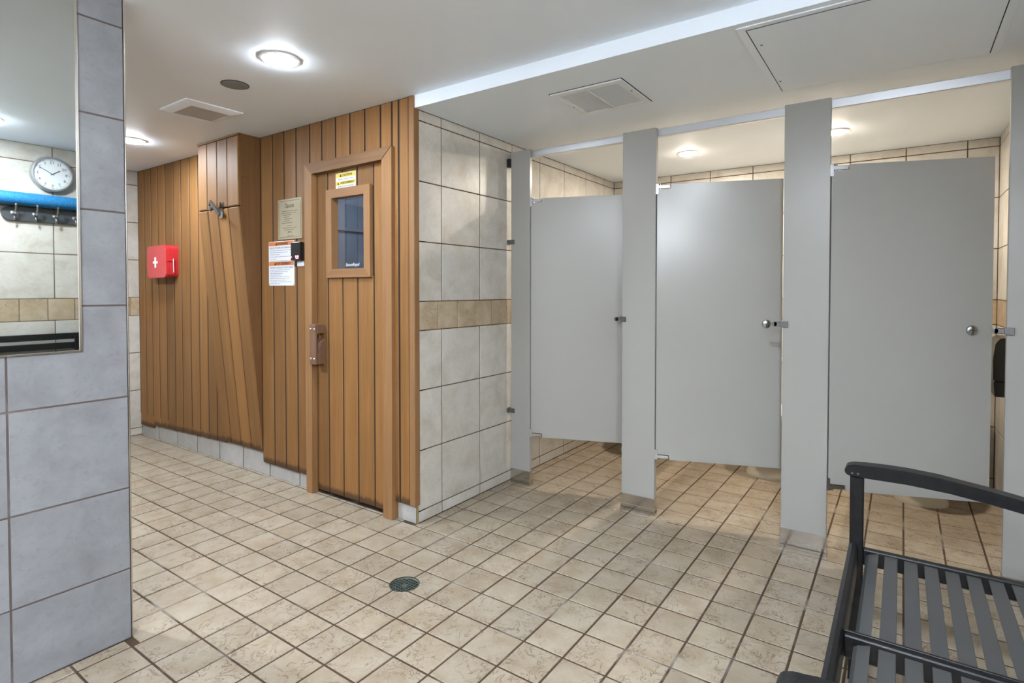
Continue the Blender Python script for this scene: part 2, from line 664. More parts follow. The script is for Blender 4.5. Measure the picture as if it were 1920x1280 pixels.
cells.sort(key=cell_size, reverse=True)
far_bm = bmesh.new()
rest_v, rest_f = [], []
cutter = None
for k, (x0, x1, y0, y1) in enumerate(cells):
    h = random.uniform(-.0006, .0006)
    if k < 300:
        near = (abs((x0 + x1) / 2 - DR.x) < .16 and abs((y0 + y1) / 2 - DR.y) < .16)
        me = slab_mesh(x1 - x0, y1 - y0, .010, .0016, M['floor_tile'])
        if near:
            # cut the round hole of the drain out of this tile
            bmt = bmesh.new()
            bmt.from_mesh(me)
            mt = bpy.data.meshes.new('tile_tmp')
            bmt.faces.new([v for v in (bmt.verts[:] if False else [bmt.verts[i] for i in (3, 2, 1, 0)] if not bmt.verts.ensure_lookup_table() else [])])
            bmesh.ops.recalc_face_normals(bmt, faces=bmt.faces)
            bmt.to_mesh(mt)
            bmt.free()
            mt.materials.append(M['floor_tile'])
            to = link('floor_tile_tmp', mt)
            to.location = (x0, y0, -.010)
            if cutter is None:
                bmc = bmesh.new()
                cyl(bmc, (DR.x, DR.y, -.05), (DR.x, DR.y, .05), .0655, n=40)
                cutter = finish(bmc, 'drain_hole_cutter', M['floor_tile'])
            md = to.modifiers.new('cut', 'BOOLEAN')
            md.operation = 'DIFFERENCE'
            md.object = cutter
            md.solver = 'EXACT'
            me = bpy.data.meshes.new_from_object(to.evaluated_get(bpy.context.evaluated_depsgraph_get()))
            bpy.data.objects.remove(to)
            me.materials.clear()
            me.materials.append(M['floor_tile'])
            h = 0
        place('floor_tile', me, FUP, (x0, y0, -.010 + h), floor)
    else:
        b = len(rest_v)
        c = .0016
        for (a, z) in ((0, -.010), (0, -c), (c, 0)):
            rest_v += [(x0 + a, y0 + a, z), (x1 - a, y0 + a, z), (x1 - a, y1 - a, z), (x0 + a, y1 - a, z)]
        rest_f.append((b + 8, b + 9, b + 10, b + 11))
        for i in range(4):
            j = (i + 1) % 4
            rest_f += [(b + i, b + j, b + 4 + j, b + 4 + i), (b + 4 + i, b + 4 + j, b + 8 + j, b + 8 + i)]
if cutter is not None:
    md = floor.modifiers.new('cut', 'BOOLEAN')
    md.operation = 'DIFFERENCE'
    md.object = cutter
    md.solver = 'EXACT'
    fm = bpy.data.meshes.new_from_object(floor.evaluated_get(bpy.context.evaluated_depsgraph_get()))
    floor.modifiers.clear()
    floor.data = fm
    fm.materials.clear()
    fm.materials.append(M['floor_grout'])
    bpy.data.objects.remove(cutter)
me = bpy.data.meshes.new('far_floor_tiles')
me.from_pydata(rest_v, [], rest_f)
tag(link('far_floor_tiles', me, floor, M['floor_far']), kind='stuff')
far_bm.free()

# ---- ceilings
ceiling = box('ceiling', XB - .1, XW + .1, YR - .1, .172, ZC, ZC + .1, M['ceil'])
tag(ceiling, 'flat white painted ceiling over the sauna front and walkway', 'ceiling', kind='structure')
soffit = box('ceiling_soffit', XC, XW + .1, .172, YB + .1, ZS, ZC + .1, M['ceil'])
tag(soffit, 'lower white painted ceiling over the toilet stalls', 'ceiling', kind='structure')

# ---- tiled walls
b_ = .0022
wside = box('wall_side', XC - .12, XC - b_, YS + .015, YB + .1, 0, ZS, M['grout'])
tag(wside, 'beige tiled wall with tan border between sauna corner and first stall', 'wall', kind='structure')
wall_tiles(wside, FX, (XC, 0, 0), COLY, ROWS, M['wall_tile'], ZS, border=M['border'], bcols=[.186] + [.186 + .168 * k for k in range(1, 15)] + [2.69])
trc = box('trim_1', XC - .004, XC + .002, YS - .002, YS + .006, 0, .10, M['brass_trim'])
tag(trc, 'narrow yellow metal edge strip at foot of sauna corner', 'trim', kind='structure')

wback = box('wall_back', XC - .1, XW + .1, YB + b_, YB + .12, 0, ZS, M['grout'])
tag(wback, 'beige tiled wall at the back of the toilet stalls', 'wall', kind='structure')
wall_tiles(wback, FY, (0, YB, 0), edges(XC, XW, -.029, .3265), ROWS, M['wall_tile'], ZS, border=M['border'], bcols=edges(XC, XW, -.029, .168))

wright = box('wall_right', XW + b_, XW + .12, YR - .1, YB + .1, 0, ZC, M['grout'])
tag(wright, 'beige tiled wall with tan border behind the black bench', 'wall', kind='structure')
ce = edges(-2.4, .172, -.546, .338)
wall_tiles(wright, FXN, (XW, 0, 0), [-c for c in reversed(ce)], ROWS, M['wall_tile'], ZC, border=M['border'], bcols=[-c for c in reversed(edges(-2.4, .172, -.587, .161))])
ce = edges(.172, YB, -.546, .338)
wall_tiles(wright, FXN, (XW, 0, 0), [-c for c in reversed(ce)], ROWS, M['wall_tile'], ZS, border=M['border'], bcols=[-c for c in reversed(edges(.172, YB, -.587, .161))])

wleft = box('wall_left', XB - .12, XB - b_, YR - .1, YS + .1, 0, ZC, M['grout'])
tag(wleft, 'narrow view of beige tiled end wall beyond the sauna planks', 'wall', kind='structure')
wall_tiles(wleft, FX, (XB, 0, 0), edges(-1.6, YS, -.16, .338), ROWS, M['wall_tile'], ZC, border=M['border'], bcols=edges(-1.6, YS, .1, .161))

wrear = box('wall_rear', XB - .1, XW + .1, YR - .1, YR, 0, ZC, M['rear'])
tag(wrear, 'plain painted wall behind the camera', 'wall', kind='structure')

wwing = box('wall_wing', XP - .155, XP - b_, YR, YE - .004, 0, ZC, M['grout_wing'])
tag(wwing, 'grey tiled wing wall carrying the mirror in the left foreground', 'wall', kind='structure')
WROWS = [0, .256, .552, .884, 1.2145, 1.5455, 1.875, 2.2019]
wall_tiles(wwing, FX, (XP, 0, 0), edges(-2.6, YE - .002, YE - .338, .336), WROWS, M['wing_tile'], ZC, gap=.0055)
tr2 = box('trim_2', XP - .010, XP + .0015, YE - .003, YE + .0015, 0, ZC, M['trim'], bev=.001)
tag(tr2, 'bright metal edge strip down the free corner of the wing wall', 'trim', kind='structure')

# ---- sauna front: wooden wall
wfront = bpy.data.objects.new('wall_front', None)
DX0, DX1, DZ = -1.445, -.775, 2.02
bm = bmesh.new()
bx(bm, XB, DX0, YS + .0005, YS + .07, 0, ZC)
bx(bm, DX1, XC - .001, YS + .0005, YS + .07, 0, ZC)
bx(bm, DX0, DX1, YS + .0005, YS + .07, DZ, ZC)
# near-black strips set forward to put shade into the plank joints
bx(bm, XB, -2.0, YS - .0150, YS + .001, .19, ZC)
bx(bm, -2.0, -1.46, YS - .0150, YS + .001, .105, ZC)
bx(bm, -1.46, -.71, YS - .0150, YS + .001, 2.04, ZC)
bx(bm, -.71, -.575, YS - .0150, YS + .001, .11, ZC)
wfront = finish(bm, 'wall_front', M['wood_back'])
tag(wfront, 'sauna front wall clad in upright cedar planks', 'wall', kind='structure')
YF0, YF1 = YS - .018, YS - .0105       # plank front, plank back


def plank(parent, x0, x1, z0, z1, y0=YF0, t=.017, mat=None, gap=.0085, name='plank'):
    mat = mat or (M['wood_worn'] if z0 < .3 else M['wood'])
    me = slab_mesh(x1 - x0 - gap, z1 - z0, t, .0055, mat)
    return place(name, me, FY, (x0 + gap / 2, y0 + t, z0), parent)


# planks left of the chase
LX = [-3.900, -3.775, -3.648, -3.524, -3.389, -3.25, -3.125, -2.984, -2.852, -2.723, -2.60, -2.47]
for a, b in zip(LX, LX[1:]):
    zb = .09 if b < -3.6 else .115 + (a + 3.64) / 1.6 * .052
    plank(wfront, a, b, zb, ZC)
# planks between the chase and the door, over the door, right of it
for a, b in zip([-2.003, -1.859, -1.73, -1.597], [-1.859, -1.73, -1.597, -1.455]):
    plank(wfront, a, b, .088 + random.uniform(-.002, .004), ZC)
OX = [-1.455, -1.335, -1.204, -1.072, -.943, -.811, -.72]
for a, b in zip(OX, OX[1:]):
    plank(wfront, a, b, 2.03, ZC)
plank(wfront, -.72, -.668, .095, ZC)
plank(wfront, -.668, -.588, .096, ZC)
cb = box('corner_board', -.588, XC + .003, YF0 - .004, YS + .02, .098, ZC, M['wood_trim_v'], wfront, .003)
# skirting tiles under the planks
BXE = [XB + .001, -3.589, -3.262, -2.935, -2.599, -2.274, -1.94]
for a, b in zip(BXE, BXE[1:]):
    place('base_tile', slab_mesh(b - a - .009, .185, .006, .001, M['base_tile']), FY, (a + .0015, YS + .004, 0), wfront)
for a, b in [(-1.94, -1.604), (-1.604, -1.46), (-.70, XC - .002)]:
    place('base_tile', slab_mesh(b - a - .009, .12, .006, .001, M['base_tile']), FY, (a + .0015, YS + .004, 0), wfront)

# boxed duct on the wall: straight above, sloping back to the wall below
CX0, CX1, CY, CZ = -2.535, -2.004, .016, 1.827
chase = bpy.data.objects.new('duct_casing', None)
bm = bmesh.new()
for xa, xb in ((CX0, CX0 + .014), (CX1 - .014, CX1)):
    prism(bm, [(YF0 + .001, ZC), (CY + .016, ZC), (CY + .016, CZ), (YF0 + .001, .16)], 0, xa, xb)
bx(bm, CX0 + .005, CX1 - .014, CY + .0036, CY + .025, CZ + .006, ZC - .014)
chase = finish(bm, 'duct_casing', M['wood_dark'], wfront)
tag(chase, 'projecting cedar box with dark plain side that slopes back to the wall')
CE = [CX0, -2.404, -2.272, -2.141, CX1]
for a, b in zip(CE, CE[1:]):
    plank(chase, a, b, CZ + .004, ZC - .012, y0=CY, t=.016)
# sloping planks
p_top, p_bot = Vector((0, CY, CZ - .004)), Vector((0, YF0 - .001, .157))
L_ = (p_top - p_bot).length
vv = (p_top - p_bot) / L_
nn = Vector((1, 0, 0)).cross(vv)
for a, b in zip(CE, CE[1:]):
    me = slab_mesh(b - a - .009, L_, .016, .005, M['wood_worn'])
    place('plank', me, ((1, 0, 0), tuple(vv), tuple(nn)), Vector((a + .0045, 0, 0)) + p_bot - nn * .016, chase)
place('sloping_groove_shade', slab_mesh(CX1 - CX0 - .02, L_ - .04, .008, .001, M['wood_back']), ((1, 0, 0), tuple(vv), tuple(nn)), Vector((CX0 + .006, 0, 0)) + p_bot + vv * .02 - nn * .0125, chase)  # near-black sheet stands in for shade in the sloping grooves
box('lower_backing', CX0 + .014, CX1 - .014, YS - .012, YS, .2, 1.8, M['wood_back'], chase)
box('cover_strip', CX0 - .004, CX1 + .003, CY - .003, CY + .004, ZC - .013, ZC - .0005, M['wood_dark'], chase)
bm = bmesh.new()
for y, z in ((.045, 2.02), (.065, 2.02), (.083, 2.015), (.03, 2.26)):
    cyl(bm, (CX1, y, z), (CX1 + .0008, y, z), .003, n=10)
finish(bm, 'screw_hole', M['dark'], chase)

# door casing
casing = empty('trim_3')
tag(casing, 'heavy mitred cedar casing around the sauna door', 'trim', kind='structure')
yc0 = YS - .045
for pts in ([(-1.472, 0), (-1.415, 0), (-1.400, 1.983), (-1.472, 2.049)], [(-.772, 0), (-.700, 0), (-.695, 2.052), (-.772, 1.988)]):
    bm = bmesh.new()
    prism(bm, pts, 1, yc0, YS)
    finish(bm, 'casing_upright', M['wood_trim_v'], casing)
bm = bmesh.new()
prism(bm, [(-1.471, 2.051), (-.696, 2.0535), (-.7725, 1.989), (-1.399, 1.984)], 1, yc0 - .003, YS)
finish(bm, 'casing_header', M['wood_header'], casing)

# ---- sauna door with window
door = empty('door_1', (0, 0, 0))
tag(door, 'cedar plank sauna door with small framed window', 'door', kind='structure')
yd = YS - .008
DE = [-1.412, -1.294, -1.158, -1.023, -.883, -.774]
WX0, WX1, WZ0, WZ1 = -1.287, -.893, 1.345, 1.874
for k, (a, b) in enumerate(zip(DE, DE[1:])):
    if k in (1, 2, 3):
        plank(door, a, b, .022, WZ0 + .01, yd, .02)
        plank(door, a, b, WZ1 - .01, 2.012, yd, .02)
    else:
        plank(door, a, b, .02, 2.012, yd, .02)
bm = bmesh.new()
bx(bm, DE[0], WX0 + .02, yd + .0042, yd + .05, .02, 2.012)
bx(bm, WX1 - .02, DE[-1], yd + .0042, yd + .05, .02, 2.012)
bx(bm, WX0 + .02, WX1 - .02, yd + .0042, yd + .05, .02, WZ0 + .02)
bx(bm, WX0 + .02, WX1 - .02, yd + .0042, yd + .05, WZ1 - .02, 2.012)
finish(bm, 'door_core', M['wood_back'], door)
wf = empty('window_frame')
wf.parent = door
fy = yd - .018


def mitre_bar(pts, mat, parent, y0, y1):
    b = bmesh.new()
    prism(b, pts, 1, y0, y1)
    return finish(b, 'frame_bar', mat, parent)


fw = .052
ix0, ix1, iz0, iz1 = WX0 + fw, WX1 - fw, WZ0 + fw, WZ1 - fw
mitre_bar([(WX0, WZ1), (WX1, WZ1), (ix1, iz1), (ix0, iz1)], M['wood_trim'], wf, fy, yd + .03)
mitre_bar([(WX0, WZ0), (WX1, WZ0), (ix1, iz0), (ix0, iz0)], M['wood_trim'], wf, fy, yd + .03)
mitre_bar([(WX0, WZ0), (WX0, WZ1), (ix0, iz1), (ix0, iz0)], M['wood_trim_v'], wf, fy, yd + .03)
mitre_bar([(WX1, WZ0), (WX1, WZ1), (ix1, iz1), (ix1, iz0)], M['wood_trim_v'], wf, fy, yd + .03)
bm = bmesh.new()
bx(bm, ix0 - .02, ix1 + .02, yd + .031, yd + .037, iz0 - .02, iz1 + .02)
pane = finish(bm, 'window_pane', M['glass'], door)
text('window_lettering', 'SaunaRoyal', .027, FY, (-1.105, yd + .0305, 1.422), M['white'], pane, shear=.35)
# worn pull
hd = empty('door_handle')
hd.parent = door
hx0, hx1, hz0, hz1 = -1.392, -1.330, .815, 1.062
bm = bmesh.new()
bx(bm, hx0, hx1, yd - .066, yd - .052, hz0, hz1, .002)
finish(bm, 'grip_plate', M['wood_handle'], hd)
bm = bmesh.new()
bx(bm, hx0 + .006, hx1, yd - .052, yd, hz1 - .058, hz1 - .001, .002)
finish(bm, 'spacer_block', M['wood_handle'], hd)
bm = bmesh.new()
prism(bm, [(yd - .052, hz0 + .001), (yd, hz0 + .001), (yd, hz0 + .155), (yd - .022, hz0 + .135), (yd - .052, hz0 + .055)], 0, hx0 + .006, hx1)
finish(bm, 'spacer_block', M['wood_handle'], hd)
for bxp in (hx0 + .014, hx1 - .014):
    for bz in (hz0 + .035, hz1 - .03):
        bm = bmesh.new()
        lathe(bm, [(.0001, -.005), (.005, -.0045), (.0075, -.002), (.008, 0)], (bxp, yd - .066, bz), 14, 'y')
        finish(bm, 'bolt_head', M['trim'], hd, True, 40)
# sticker above the window
st = box('caution_sticker', -1.212, -1.030, yd - .0012, yd - .0002, 1.879, 1.968, M['paper'], door)
tag(st, 'white and yellow bilingual caution sticker above the door window')
yy = yd - .0014
box('yellow_band', -1.209, -1.033, yy - .0002, yy + .0001, 1.940, 1.965, M['yellow'], st)
box('yellow_band', -1.209, -1.033, yy - .0002, yy + .0001, 1.896, 1.918, M['yellow'], st)
text('lettering', 'CAUTION', .020, FY, (-1.108, yy - .0004, 1.952), M['ink'], st, bold=.0004)
text('lettering', 'AVERTISSEMENT', .0175, FY, (-1.105, yy - .0004, 1.907), M['ink'], st, bold=.0004)
text('lettering', 'REDUCE THE RISK OF FIRE', .0115, FY, (-1.121, yy - .0004, 1.929), M['ink_grey'], st)
text('lettering', "RÉDUISEZ LE RISQUE D'INCENDIE", .0098, FY, (-1.121, yy - .0004, 1.887), M['ink_grey'], st)


def warn_triangle(cx, cz, s, y, parent):
    b = bmesh.new()
    prism(b, [(cx - s, cz - s * .8), (cx + s, cz - s * .8), (cx, cz + s)], 1, y - .0004, y)
    return finish(b, 'warning_triangle', M['ink'], parent)


warn_triangle(-1.166, 1.952, .010, yy - .0002, st)
warn_triangle(-1.188, 1.907, .009, yy - .0002, st)

# ---- sauna cabin seen through the window
cabin = empty('sauna_cabin')
tag(cabin, 'dim grey-blue cabin interior seen through the sauna door window', 'room', kind='structure')
bm = bmesh.new()
x0, x1, y0, y1 = -2.6, -.70, YS + .075, 1.75
bx(bm, x0, x1, y1, y1 + .04, 0, ZC)
bx(bm, x0 - .04, x0, y0, y1, 0, ZC)
bx(bm, x1, x1 + .03, y0, y1, 0, ZC)
bx(bm, x0, x1, y0, y1, ZC, ZC + .03)
bx(bm, x0, x1, y0, y1, -.03, 0)
finish(bm, 'cabin_wall', M['sauna_in'], cabin)
for k in range(14):
    xa = x0 + .002 + k * .1355
    place('cabin_plank', slab_mesh(.13, 2.2, .012, .004, M['sauna_in']), FY, (xa, y1 - .0005, .02), cabin)
bm = bmesh.new()
bx(bm, x0 + .01, x1 - .01, 1.30, 1.74, .84, .88)
bx(bm, x0 + .01, x1 - .01, 1.70, 1.735, 1.52, 1.56)
finish(bm, 'cabin_bench', M['sauna_in'], cabin)
for k in range(11):
    place('cabin_plank', slab_mesh(.13, 2.2, .012, .004, M['sauna_in']), FX, (x0 + .0005, y0 + .01 + k * .1355, .02), cabin)
box('cabin_rail', x0 + .013, x0 + .045, y0 + .02, y1 - .02, 1.810, 1.842, M['sauna_in'], cabin)
bm = bmesh.new()
lathe(bm, [(.09, 0), (.09, -.02), (.05, -.05), (.001, -.055)], (-1.75, 1.1, ZC - .001), 20)
finish(bm, 'added_cabin_lamp', M['cabin_fill'], cabin, True, 40)  # lamp added inside the cabin to brighten the view through the window

# ---- hatch in the soffit
hatch = empty('access_hatch', (0, 0, 0))
tag(hatch, 'large flush white access hatch in the soffit above the stalls', 'hatch')
zz = ZS
bm = bmesh.new()
a0, a1, b0, b1, fw = 1.072, 1.905, .205, 1.045, .028
for (p, q, r, s) in ((a0, a1, b0, b0 + fw), (a0, a1, b1 - fw, b1), (a0, a0 + fw, b0 + fw, b1 - fw), (a1 - fw, a1, b0 + fw, b1 - fw)):
    bx(bm, p, q, r, s, zz - .004, zz + .0005, .001)
finish(bm, 'hatch_frame', M['ceil'], hatch)
box('hatch_gap', a0 + fw, a1 - fw, b0 + fw, b1 - fw, zz - .0012, zz + .0004, M['dark'], hatch)
box('hatch_panel', a0 + fw + .004, a1 - fw - .004, b0 + fw + .010, b1 - fw - .003, zz - .0034, zz - .0006, M['ceil'], hatch)
for sx_, sy_ in ((1.125, .40), (1.118, .86)):
    bm = bmesh.new()
    cyl(bm, (sx_, sy_, zz - .0048), (sx_, sy_, zz - .0035), .005, n=12)
    finish(bm, 'screw', M['dull'], hatch)

# ================================================================== ceiling fittings


def downlight(name, x, y, z, r, mat, label, group, deep=.016):
    t = empty(name, (x, y, z))
    tag(t, label, 'light', group)
    b = bmesh.new()
    lathe(b, [(r + .002, -.001), (r + .014, -.001), (r + .016, -.004), (r + .002, -.008)], (0, 0, 0), 36)
    finish(b, 'trim_ring', M['white'], t, True, 40)
    b = bmesh.new()
    lathe(b, [(r + .003, -.002), (r + .001, -.009), (r * .85, -.009 - (deep - .009) * .65), (.0005, -deep)], (0, 0, 0), 20)
    finish(b, 'lens', mat, t, True, 60)
    return t


G1 = 'recessed lamps of the main ceiling'
downlight('recessed_lamp', -.71, -.51, ZC, .072, M['lamp_front'], 'large bright recessed lamp in the ceiling in front of the sauna door', G1)
downlight('recessed_lamp', -2.78, -.305, ZC, .072, M['lamp_left'], 'recessed lamp far left by the edge of the grey wing wall', G1)
downlight('recessed_lamp', 1.55, -1.03, ZC, .072, M['lamp_bench'], 'recessed lamp above the bench, just out of view', G1)
downlight('recessed_lamp', .88, -2.33, ZC, .072, M['lamp_main'], 'recessed lamp over the camera, out of view', G1)
downlight('recessed_lamp', 1.3, -3.9, ZC, .072, M['lamp_main'], 'recessed lamp behind the camera, out of view', G1)
downlight('recessed_lamp', .75, -5.3, ZC, .072, M['lamp_main'], 'recessed lamp by the rear wall, out of view', G1)
downlight('recessed_lamp', -2.2, -1.55, ZC, .072, M['fill_hall'], 'added fill lamp behind the wing wall, out of view', G1)  # unseen lamp added to brighten the left wall, floor and ceiling
# unseen light bar added behind the camera to lift ceiling and walls
vl = empty('added_fill_bar', (XW, -3.3, 2.02))
tag(vl, 'added fill light bar on the right wall behind the camera, out of view', 'light')
b = bmesh.new()
bx(b, -.03, 0, -.62, .62, -.04, .04, .004)
finish(b, 'back_plate', M['white'], vl)
b = bmesh.new()
cyl(b, (-.075, -.60, 0), (-.075, .60, 0), .045, n=14)
finish(b, 'fill_tube', M['fill_bar'], vl, True, 40)
G2 = 'warm recessed lamps over the stalls'
downlight('recessed_lamp', .337, 1.985, ZS, .058, M['lamp_stall'], 'warm recessed lamp seen above the middle stall door', G2, .012)
downlight('recessed_lamp', 1.25, 1.96, ZS, .058, M['lamp_stall'], 'warm recessed lamp beside the wide pilaster above the right stall door', G2, .012)

sp = empty('ceiling_speaker', (-1.18, -.457, ZC))
tag(sp, 'small round grey speaker flush in the ceiling beside the bright lamp', 'speaker')
bm = bmesh.new()
lathe(bm, [(.001, -.001), (.060, -.001), (.063, -.003), (.058, -.004), (.001, -.003)], (0, 0, 0), 36)
finish(bm, 'speaker_mesh', M['speaker'], sp, True, 30)
bm = bmesh.new()
lathe(bm, [(.062, -.0002), (.066, -.0002), (.066, -.003), (.062, -.003)], (0, 0, 0), 36)
finish(bm, 'speaker_rim', M['dark'], sp)

# exhaust fan cover
fan = empty('exhaust_fan_cover', (-1.74, -.345, ZC))
tag(fan, 'white ceiling exhaust fan cover with dusty dark mesh near the sauna chase', 'vent')
bm = bmesh.new()
o_, i_, zo, zi = .158, .108, -.006, -.020
ringO = [(-o_, -o_), (o_, -o_), (o_, o_), (-o_, o_)]
R = [[bm.verts.new((x, y, z)) for x, y in ((sx * s, sy * s) for sx, sy in ((-1, -1), (1, -1), (1, 1), (-1, 1)))] for s, z in ((o_, 0), (o_, zo), (o_ - .018, -.012), (i_ + .004, zi), (i_, zi), (i_, -.008))]
for A, B in zip(R, R[1:]):
    for k in range(4):
        bm.faces.new([A[k], A[(k + 1) % 4], B[(k + 1) % 4], B[k]])
finish(bm, 'bezel', M['grille'], fan)
box('mesh_back', -i_, i_, -i_, i_, -.010, -.007, M['dark'], fan)
bm = bmesh.new()
for k in range(27):
    p = -i_ + (k + .5) * 2 * i_ / 27
    bx(bm, p - .0022, p + .0022, -i_, i_, -.0165, -.0145)
    bx(bm, -i_, i_, p - .0022, p + .0022, -.0148, -.0130)
finish(bm, 'grille_mesh', M['mesh_dark'], fan)

# supply grille in the soffit
gr = empty('air_grille', (.335, .60, ZS))
tag(gr, 'square white louvred air grille in the soffit above the first stall', 'vent')
hw = .19
bm = bmesh.new()
for (p, q, r, s) in ((-hw, hw, -hw, -hw + .036), (-hw, hw, hw - .036, hw), (-hw, -hw + .036, -hw + .036, hw - .036), (hw - .036, hw, -hw + .036, hw - .036)):
    bx(bm, p, q, r, s, -.008, 0, .0015)
finish(bm, 'grille_frame', M['grille'], gr)
box('grille_shadow_gap', -hw - .004, hw + .004, -hw - .004, hw + .004, -.0012, .0003, M['dark'], gr)
box('grille_back', -hw + .03, hw - .03, -hw + .03, hw - .03, -.0022, -.0013, M['grille'], gr)
box('divider', -.003, .003, -hw + .036, hw - .036, -.010, -.002, M['grille'], gr)
for sgn in (-1, 1):
    bm = bmesh.new()
    xa, xb = (.003, hw - .036) if sgn > 0 else (-hw + .036, -.003)
    n = 24
    for k in range(n):
        y = -hw + .036 + (k + .5) * (2 * hw - .072) / n
        bx(bm, xa, xb, y - .0066, y + .0066, -.0006, .0004, mtx=Matrix.Translation((0, y, -.0055)) @ Matrix.Rotation(math.radians(9), 4, 'X') @ Matrix.Translation((0, -y, 0)))
    finish(bm, 'louvre_panel', M['grille'], gr)
for sx_ in (-1, 1):
    bm = bmesh.new()
    cyl(bm, (sx_ * (hw - .016), -.03 * sx_, -.0095), (sx_ * (hw - .016), -.03 * sx_, -.007), .0045, n=12)
    finish(bm, 'screw', M['dull'], gr)

# ================================================================== toilet stall partitions
GP = 'pilasters of the toilet stall front'
PIL = [(-.5208, -.374, 'narrow putty pilaster beside the tiled wall at the first stall'),
       (.2638, .462, 'putty pilaster between the first and middle stall doors'),
       (1.1114, 1.310, 'wide putty pilaster between the middle and right stall doors'),
       (1.945, XW - .012, 'putty pilaster at the right edge behind the bench')]
TH = .028


def bracket(parent, x0, x1, z, y=YT, h=.030):
    b = bmesh.new()
    bx(b, x0, x1, y - .004, y, z - h / 2, z + h / 2, .001)
    bx(b, x0, x0 + .004, y - .004, y + .030, z - h / 2, z + h / 2, .001)
    cyl(b, (x1 - .010, y - .006, z), (x1 - .010, y - .003, z), .004, n=12)
    return finish(b, 'wall_bracket', M['dull'], parent)


for k, (x0, x1, lab) in enumerate(PIL):
    t = empty('partition_pilaster', ((x0 + x1) / 2, YT, 0))
    tag(t, lab, 'partition', GP)
    h = (x1 - x0) / 2
    b = bmesh.new()
    bx(b, -h, h, 0, TH, .06, ZP, .002)
    finish(b, 'panel', M['partition'], t)
    b = bmesh.new()
    bx(b, -h - .003, h + .003, -.003, TH + .003, .002, .094, .0012)
    sh = finish(b, 'shoe', M['steel'], t)
    b = bmesh.new()
    bx(b, -h - .0042, h + .0042, -.0042, TH + .0042, 0, .036, .0012)
    finish(b, 'shoe_band', M['steel'], sh)
    if k == 0:
        for z in (1.585, .475):
            bracket(t, XC + .001 - (x0 + x1) / 2, -h + .030, z, 0)
        b = bmesh.new()
        bx(b, XC + .001 - (x0 + x1) / 2, -h + .0, -.010, .02, 2.075, 2.13, .002)
        finish(b, 'wall_bracket', M['plastic'], t)
    else:
        # latch keeper on the left edge
        b = bmesh.new()
        bx(b, -h - .002, -h + .024, -.006, 0, 1.086, 1.116, .001)
        bx(b, -h - .008, -h, -.006, .022, 1.088, 1.114, .001)
        bx(b, -h - .040, -h - .006, .0, .005, 1.089, 1.113, .002)
        cyl(b, (-h - .038, 0, 1.101), (-h - .038, .005, 1.101), .012, n=16)
        cyl(b, (-h + .014, -.008, 1.101), (-h + .014, -.005, 1.101), .004, n=12)
        finish(b, 'latch_keeper', M['dull'], t)
    if k == 3:
        for z in (1.585, .475):
            b = bmesh.new()
            bx(b, h - .03, h + .010, TH, TH + .004, z - .015, z + .015, .001)
            finish(b, 'wall_bracket', M['dull'], t)

hr = box('headrail', XC + .001, XW - .001, YT + TH + .0005, YT + TH + .030, 2.127, 2.171, M['rail'], None, .003)
tag(hr, 'long satin aluminium headrail across the top of the stall front', 'rail')

GD = 'toilet stall doors standing ajar'
TH_D = math.radians(19.5)
DOORS = [(-.370, 'putty toilet stall door nearest the tiled wall, standing ajar'),
         (.466, 'putty toilet stall door in the middle, standing ajar'),
         (1.314, 'putty toilet stall door at the right, behind the bench arm')]
DW, DZ0, DZ1 = .645, .321, 1.857
for hx, lab in DOORS:
    t = empty('stall_door', (hx, YT + .004, DZ0), TH_D)
    tag(t, lab, 'door', GD)
    H = DZ1 - DZ0
    b = bmesh.new()
    nx, nz = .075, .028          # hinge notches
    prism(b, [(.0015, nz), (nx, nz), (nx, 0), (DW, 0), (DW, H), (nx, H), (nx, H - nz), (.0015, H - nz)], 1, 0, .025)
    bmesh.ops.bevel(b, geom=[e for e in b.edges], offset=.0012, segments=1, affect='EDGES')
    finish(b, 'door_panel', M['door'], t)
    for z0_, z1_ in ((.004, .024), (H - .024, H - .004)):
        b = bmesh.new()
        bx(b, .008, nx - .004, .002, .023, z0_, z1_, .002)
        cyl(b, (.020, .0125, z0_ - .008), (.020, .0125, z1_ + .008), .008, n=14)
        finish(b, 'hinge', M['chrome'], t)
        b = bmesh.new()
        bx(b, -.006, .010, -.0015, .022, z0_ - .03 if z0_ > .5 else z0_ - .008, z1_ + .008 if z0_ > .5 else z1_ + .032, .001)
        finish(b, 'hinge_bracket', M['chrome'], t)
    b = bmesh.new()
    lathe(b, [(.001, -.014), (.012, -.0135), (.020, -.010), (.0225, -.004), (.0225, 0)], (.568, 0, 1.090 - DZ0), 28, 'y')
    kn = finish(b, 'latch_knob', M['chrome'], t, True, 35)
    b = bmesh.new()
    bx(b, .556, .580, -.016, -.0135, 1.088 - DZ0, 1.092 - DZ0)
    finish(b, 'coin_slot', M['dull'], kn)

GS = 'side panels between the toilet stalls'
for x, lab in ((.363, 'putty side panel between the first and middle stalls'), (1.211, 'putty side panel between the middle and right stalls')):
    t = empty('stall_side_panel', (x, YT + TH, .32))
    tag(t, lab, 'partition', GS)
    b = bmesh.new()
    bx(b, -.0125, .0125, .001, YB - YT - TH - .012, 0, 1.537, .0015)
    finish(b, 'panel', M['partition'], t)
    for z in (.18, 1.36):
        b = bmesh.new()
        bx(b, -.03, .03, YB - YT - TH - .014, YB - YT - TH - .001, z - .02, z + .02, .001)
        finish(b, 'wall_bracket', M['dull'], t)

# ---- toilets
GT = 'toilets in the stalls'


